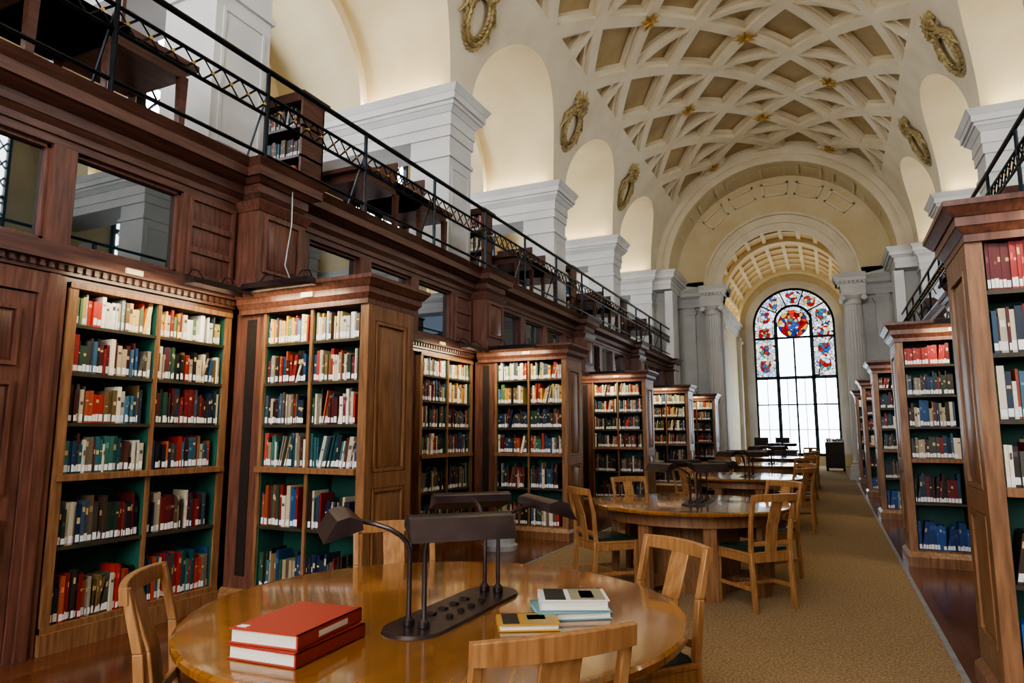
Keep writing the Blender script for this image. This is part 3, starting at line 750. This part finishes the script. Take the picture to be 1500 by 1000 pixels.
# ---------------------------------------------------------------- tables, lamps, chairs
def table_mesh():
    mb=MB()
    mb.lathe(0,0,[(.0,.742),(.87,.742),(.90,.739),(.91,.73),(.91,.712),(.895,.70),(.87,.695),(.0,.695)],96,0)
    mb.lathe(0,0,[(.78,.60),(.78,.695),(.75,.695),(.75,.60)],64,1)
    mb.lathe(0,0,[(.42,.03),(.42,.60),(.40,.60)],8,1)
    mb.lathe(0,0,[(.47,.0),(.47,.09),(.43,.12)],8,1)
    for i in range(8):
        a=pi/8+i*pi/4; c,s_=math.cos(a),math.sin(a)
        mb.beam((.71*c,.71*s_,0),(.71*c,.71*s_,.61),.06,.11,1,rot=a)
        mb.beam((.57*c,.57*s_,.06),(.57*c,.57*s_,.13),.30,.05,1,rot=a)
    return mb.mesh('round_reading_table',[M_top,M_oak])
TM=table_mesh()
def lamp_mesh():
    mb=MB()
    pts=[]
    for i in range(17): a=pi*i/16; pts.append((.11*math.cos(a),.28+.11*math.sin(a)))
    for i in range(17): a=pi+pi*i/16; pts.append((.11*math.cos(a),-.28+.11*math.sin(a)))
    b=[(x,y,0) for x,y in pts];t=[(x*.97,y*.98,.010) for x,y in pts]
    mb.grid([b+[b[0]],t+[t[0]]],0,False); mb.face(t,0)
    for y in(-.12,-.04,.04,.12):
        mb.box(-.05,-.02,y-.012,y+.012,.010,.016,1);mb.lathe(.04,y,[(.013,.010),(.013,.018),(.009,.020)],10,1)
    L=[((.03,-.27),(.13,-.21)),((.03,.28),(.16,.46)),((-.03,.28),(-.24,.54)),((-.03,-.27),(-.27,-.34))]
    angs=[-pi/4,pi/4,3*pi/4,-3*pi/4]
    for (st,tc),an in zip(L,angs):
        d=Vector((tc[0]-st[0],tc[1]-st[1],0))
        p0=Vector((st[0],st[1],.01))
        pts=[p0,p0+Vector((0,0,.24))]
        for i in range(1,7):
            q=i/6; pts.append(p0+Vector((0,0,.24))+d*(1-math.cos(q*pi/2))*1.0+Vector((0,0,.10*math.sin(q*pi/2))))
        mb.tube(pts,.0085,8,0); mb.lathe(st[0],st[1],[(.02,.012),(.02,.03),(.012,.04)],12,0)
        o=Vector((math.cos(an),math.sin(an),0));l=Vector((-o.y,o.x,0));c=Vector((tc[0],tc[1],.335))
        sec=[(-.055,.0),(-.05,.03),(-.01,.042),(.03,.03),(.07,-.04)]
        r0=[c+l*-.18+o*a+Vector((0,0,b2)) for a,b2 in sec];r1=[c+l*.18+o*a+Vector((0,0,b2)) for a,b2 in sec]
        mb.grid([r0,r1],0,False);mb.face(r0,0);mb.face(r1,0)
        mb.face([r0[0],r0[-1],r1[-1],r1[0]],1)
    return mb.mesh('reading_lamp_cluster',[M_bronze,M_black])
LM=lamp_mesh()
def chair_mesh():
    mb=MB(); w=.20
    for sx in(-1,1):
        x=sx*w
        mb.beam((x*.98,-.22,0),(x*.98,-.19,.45),.032,.038,0); mb.beam((x*.98,-.19,.45),(x*1.02,-.215,.70),.032,.036,0,.03,.032)
        mb.beam((x*1.02,-.215,.70),(x*1.03,-.265,.90),.03,.032,0,.028,.026)
        mb.beam((x,.20,0),(x,.20,.44),.03,.03,0,.036,.036)
        mb.box(x-.012,x+.012,-.19,.2,.37,.43,0);mb.box(x-.01,x+.01,-.2,.2,.16,.19,0)
    mb.box(-w,w,.19,.212,.37,.43,0);mb.box(-w,w,-.20,-.18,.37,.43,0);mb.box(-w,w,-.01,.01,.16,.19,0)
    mb.tbox(-.215,.215,-.20,.225,.43,.452,0,0,0)
    mb.tbox(-.195,.195,-.18,.205,.452,.478,0,-.015,1)
    N=10; rows=[]
    for i in range(N+1):
        t=i/N*2-1; x=t*(w*1.03+.018); y=-.265-.035*(1-t*t); zt=.905+.006*(1-t*t)
        rows.append([(x,y-.012,.850),(x,y-.016,zt),(x,y+.010,zt),(x,y+.014,.850),(x,y-.012,.850)])
    mb.grid(rows,0,False); mb.face(rows[0][:4],0);mb.face(rows[-1][:4],0)
    mb.beam((0,-.19,.44),(0,-.225,.66),.115,.013,0);mb.beam((0,-.225,.66),(0,-.295,.86),.115,.013,0)
    mb.box(-w,w,-.205,-.185,.50,.535,0)
    return mb.mesh('wooden_chair',[M_chair,M_leather])
CM=chair_mesh()
def add(name,me,loc,rz=0,bev=0):
    o=bpy.data.objects.new(name,me);coll.objects.link(o);o.location=loc;o.rotation_euler=(0,0,rz)
    if bev:
        b=o.modifiers.new('b','BEVEL');b.width=bev;b.segments=2;b.limit_method='ANGLE';b.angle_limit=math.radians(40)
    return o
tabs=[(-1.37,2.27)]+[(XC,2.26+P*i) for i in range(1,5)]
for i,(tx,ty) in enumerate(tabs):
    add('round_reading_table',TM,(tx,ty,.012))
    add('desk_lamp',LM,(tx+.09,ty-.03,.7545))
    for k,an in enumerate((-45,45,135,225)):
        rng=random.Random(i*10+k); a=math.radians(an+(rng.uniform(-6,6) if i else 0)); r=.83+rng.uniform(-.03,.1)
        if i==0: r=[.72,.86,.92,.76][k]; a=math.radians([-42,51,133.5,-142][k])
        add('wooden_chair',CM,(tx+r*math.cos(a),ty+r*math.sin(a),.012),a+pi/2+(rng.uniform(-.15,.15) if i else 0),.004)

def lying(name,c,L,W,H,z,rot,col,spine=1,label=None):
    mb=MB()
    mb.box(-W/2,W/2,-L/2,L/2,0,.004,0,col);mb.box(-W/2,W/2,-L/2,L/2,H-.004,H,0,col)
    mb.box(spine*W/2-.006*spine,spine*W/2,-L/2,L/2,0,H,0,col)
    mb.box(-W/2+.006,W/2-.006,-L/2+.006,L/2-.006,.004,H-.004,1)
    if label:
        for (x0,x1,y0,y1,cc) in label: mb.box(x0*W,x1*W,y0*L,y1*L,H,H+.0008,0,cc)
        mb.box(spine*W/2,spine*(W/2+.0008),-.2*L,.25*L,H*.3,H*.7,0,label[0][4])
    o=mb.obj(name,[M_book,M_page],color=True,loc=(c[0],c[1],z)); o.rotation_euler=(0,0,rot)
tz=.7555
lying('red_book',(-1.50,1.665),.335,.245,.040,tz,.06,lin('963222'),1)
lying('red_book',(-1.515,1.675),.33,.24,.042,tz+.041,.10,lin('a83c2a'),1,[(-.45,-.32,-.45,-.38,(.8,.78,.7))])
lying('paperback_book',(-.965,2.17),.205,.145,.022,tz,-1.05,lin('b8893a'),-1,[(-.42,.42,-.05,.42,lin('a08a58')),(-.42,.42,-.42,-.15,lin('2a2620')),(-.3,.1,.0,.3,lin('c8a868'))])
lying('teal_book',(-.89,2.38),.26,.20,.026,tz,-1.0,lin('6a969c'),-1)
lying('paperback_book',(-.885,2.395),.245,.18,.034,tz+.028,-1.12,lin('d8d8d4'),-1,[(-.45,.45,-.05,.45,lin('8f8a74')),(-.45,.45,-.42,-.12,lin('2b2b2b')),(-.3,.3,.1,.3,lin('b8b090'))])

mb=MB(); mb.lathe(0,0,[(.21,.0),(.22,.06),(.19,.08),(.17,.36),(.19,.38),(.19,.42),(.17,.43)],32,0); mb.obj('kick_step_stool',[M_grey],loc=(-3.72,7.55,0))
mb=MB(); mb.tube([(X(-1,3.12),4.50,3.70),(X(-1,3.13),4.52,3.3),(X(-1,3.13),4.46,2.9),(X(-1,3.10),4.55,2.7),(X(-1,3.10),4.5,2.62)],.006,6); mb.obj('lamp_cable',[M_grey])
tr=empty('book_trolley',(.12,28.0,.012))
mb=MB()
for z in(.10,.6,1.0): mb.box(-.32,.32,-.25,.25,z,z+.03,0)
for sx in(-.32,.30): mb.box(sx,sx+.02,-.25,.25,.08,1.15,0)
mb.box(-.30,.30,-.24,-.22,.12,1.05,0)
for sx in(-.28,.28):
    for sy in(-.2,.2): mb.lathe(sx,sy,[(.03,0),(.05,.03),(.03,.08),(.02,.10)],10)
mb.obj('trolley_frame',[M_black],tr)
rng=random.Random(3); bk=MB()
for z in(.63,1.03): bookrow(bk,(-.28,-.18,z),(1,0,0),(0,-1,0),.56,z,.22,'dark',rng)
bk.obj('books',[M_book],tr,color=True)
mb=MB(); mb.box(-.9,.9,-.4,.4,.72,.77)
for sx in(-.85,.8):
    mb.box(sx,sx+.05,-.36,.36,0,.72)
mb.box(-.8,.8,.3,.34,.2,.72); mb.obj('library_desk',[M_oakh],loc=(XC-.75,27.4,.012))
for dx in(-.4,.35):
    mb=MB(); mb.box(-.25,.25,-.015,.02,.12,.45);mb.box(-.03,.03,0,.03,.01,.15);mb.box(-.11,.11,-.08,.08,0,.012); mb.obj('computer_monitor',[M_black],loc=(XC-.75+dx,27.4,.783))
add('wooden_chair',CM,(XC+.5,25.2,.012),.4,.004);add('wooden_chair',CM,(XC-1.1,26.5,.012),0,.004)

# ---------------------------------------------------------------- world, camera
w=bpy.data.worlds.new('world');scene.world=w;w.use_nodes=True
w.node_tree.nodes['Background'].inputs[0].default_value=(.6,.75,1,1);w.node_tree.nodes['Background'].inputs[1].default_value=.5
cam=bpy.data.cameras.new('camera');co=bpy.data.objects.new('camera',cam);coll.objects.link(co);scene.camera=co
cam.sensor_width=36;cam.sensor_fit='HORIZONTAL';cam.lens=980/1500*36;cam.clip_start=.05;cam.clip_end=200
psi=math.radians(25.23);th=math.radians(7.79)
F=Vector((-math.sin(psi)*math.cos(th),math.cos(psi)*math.cos(th),math.sin(th)));R=Vector((math.cos(psi),math.sin(psi),0));U=R.cross(F)
m=Matrix((R,U,-F)).transposed().to_4x4();m.translation=Vector((0,0,1.4));co.matrix_world=m
scene.view_settings.view_transform='AgX'
try: scene.view_settings.look='AgX - Medium High Contrast'
except Exception as e: print(e)
scene.view_settings.exposure=.2
print('DONE',len(bpy.data.objects))
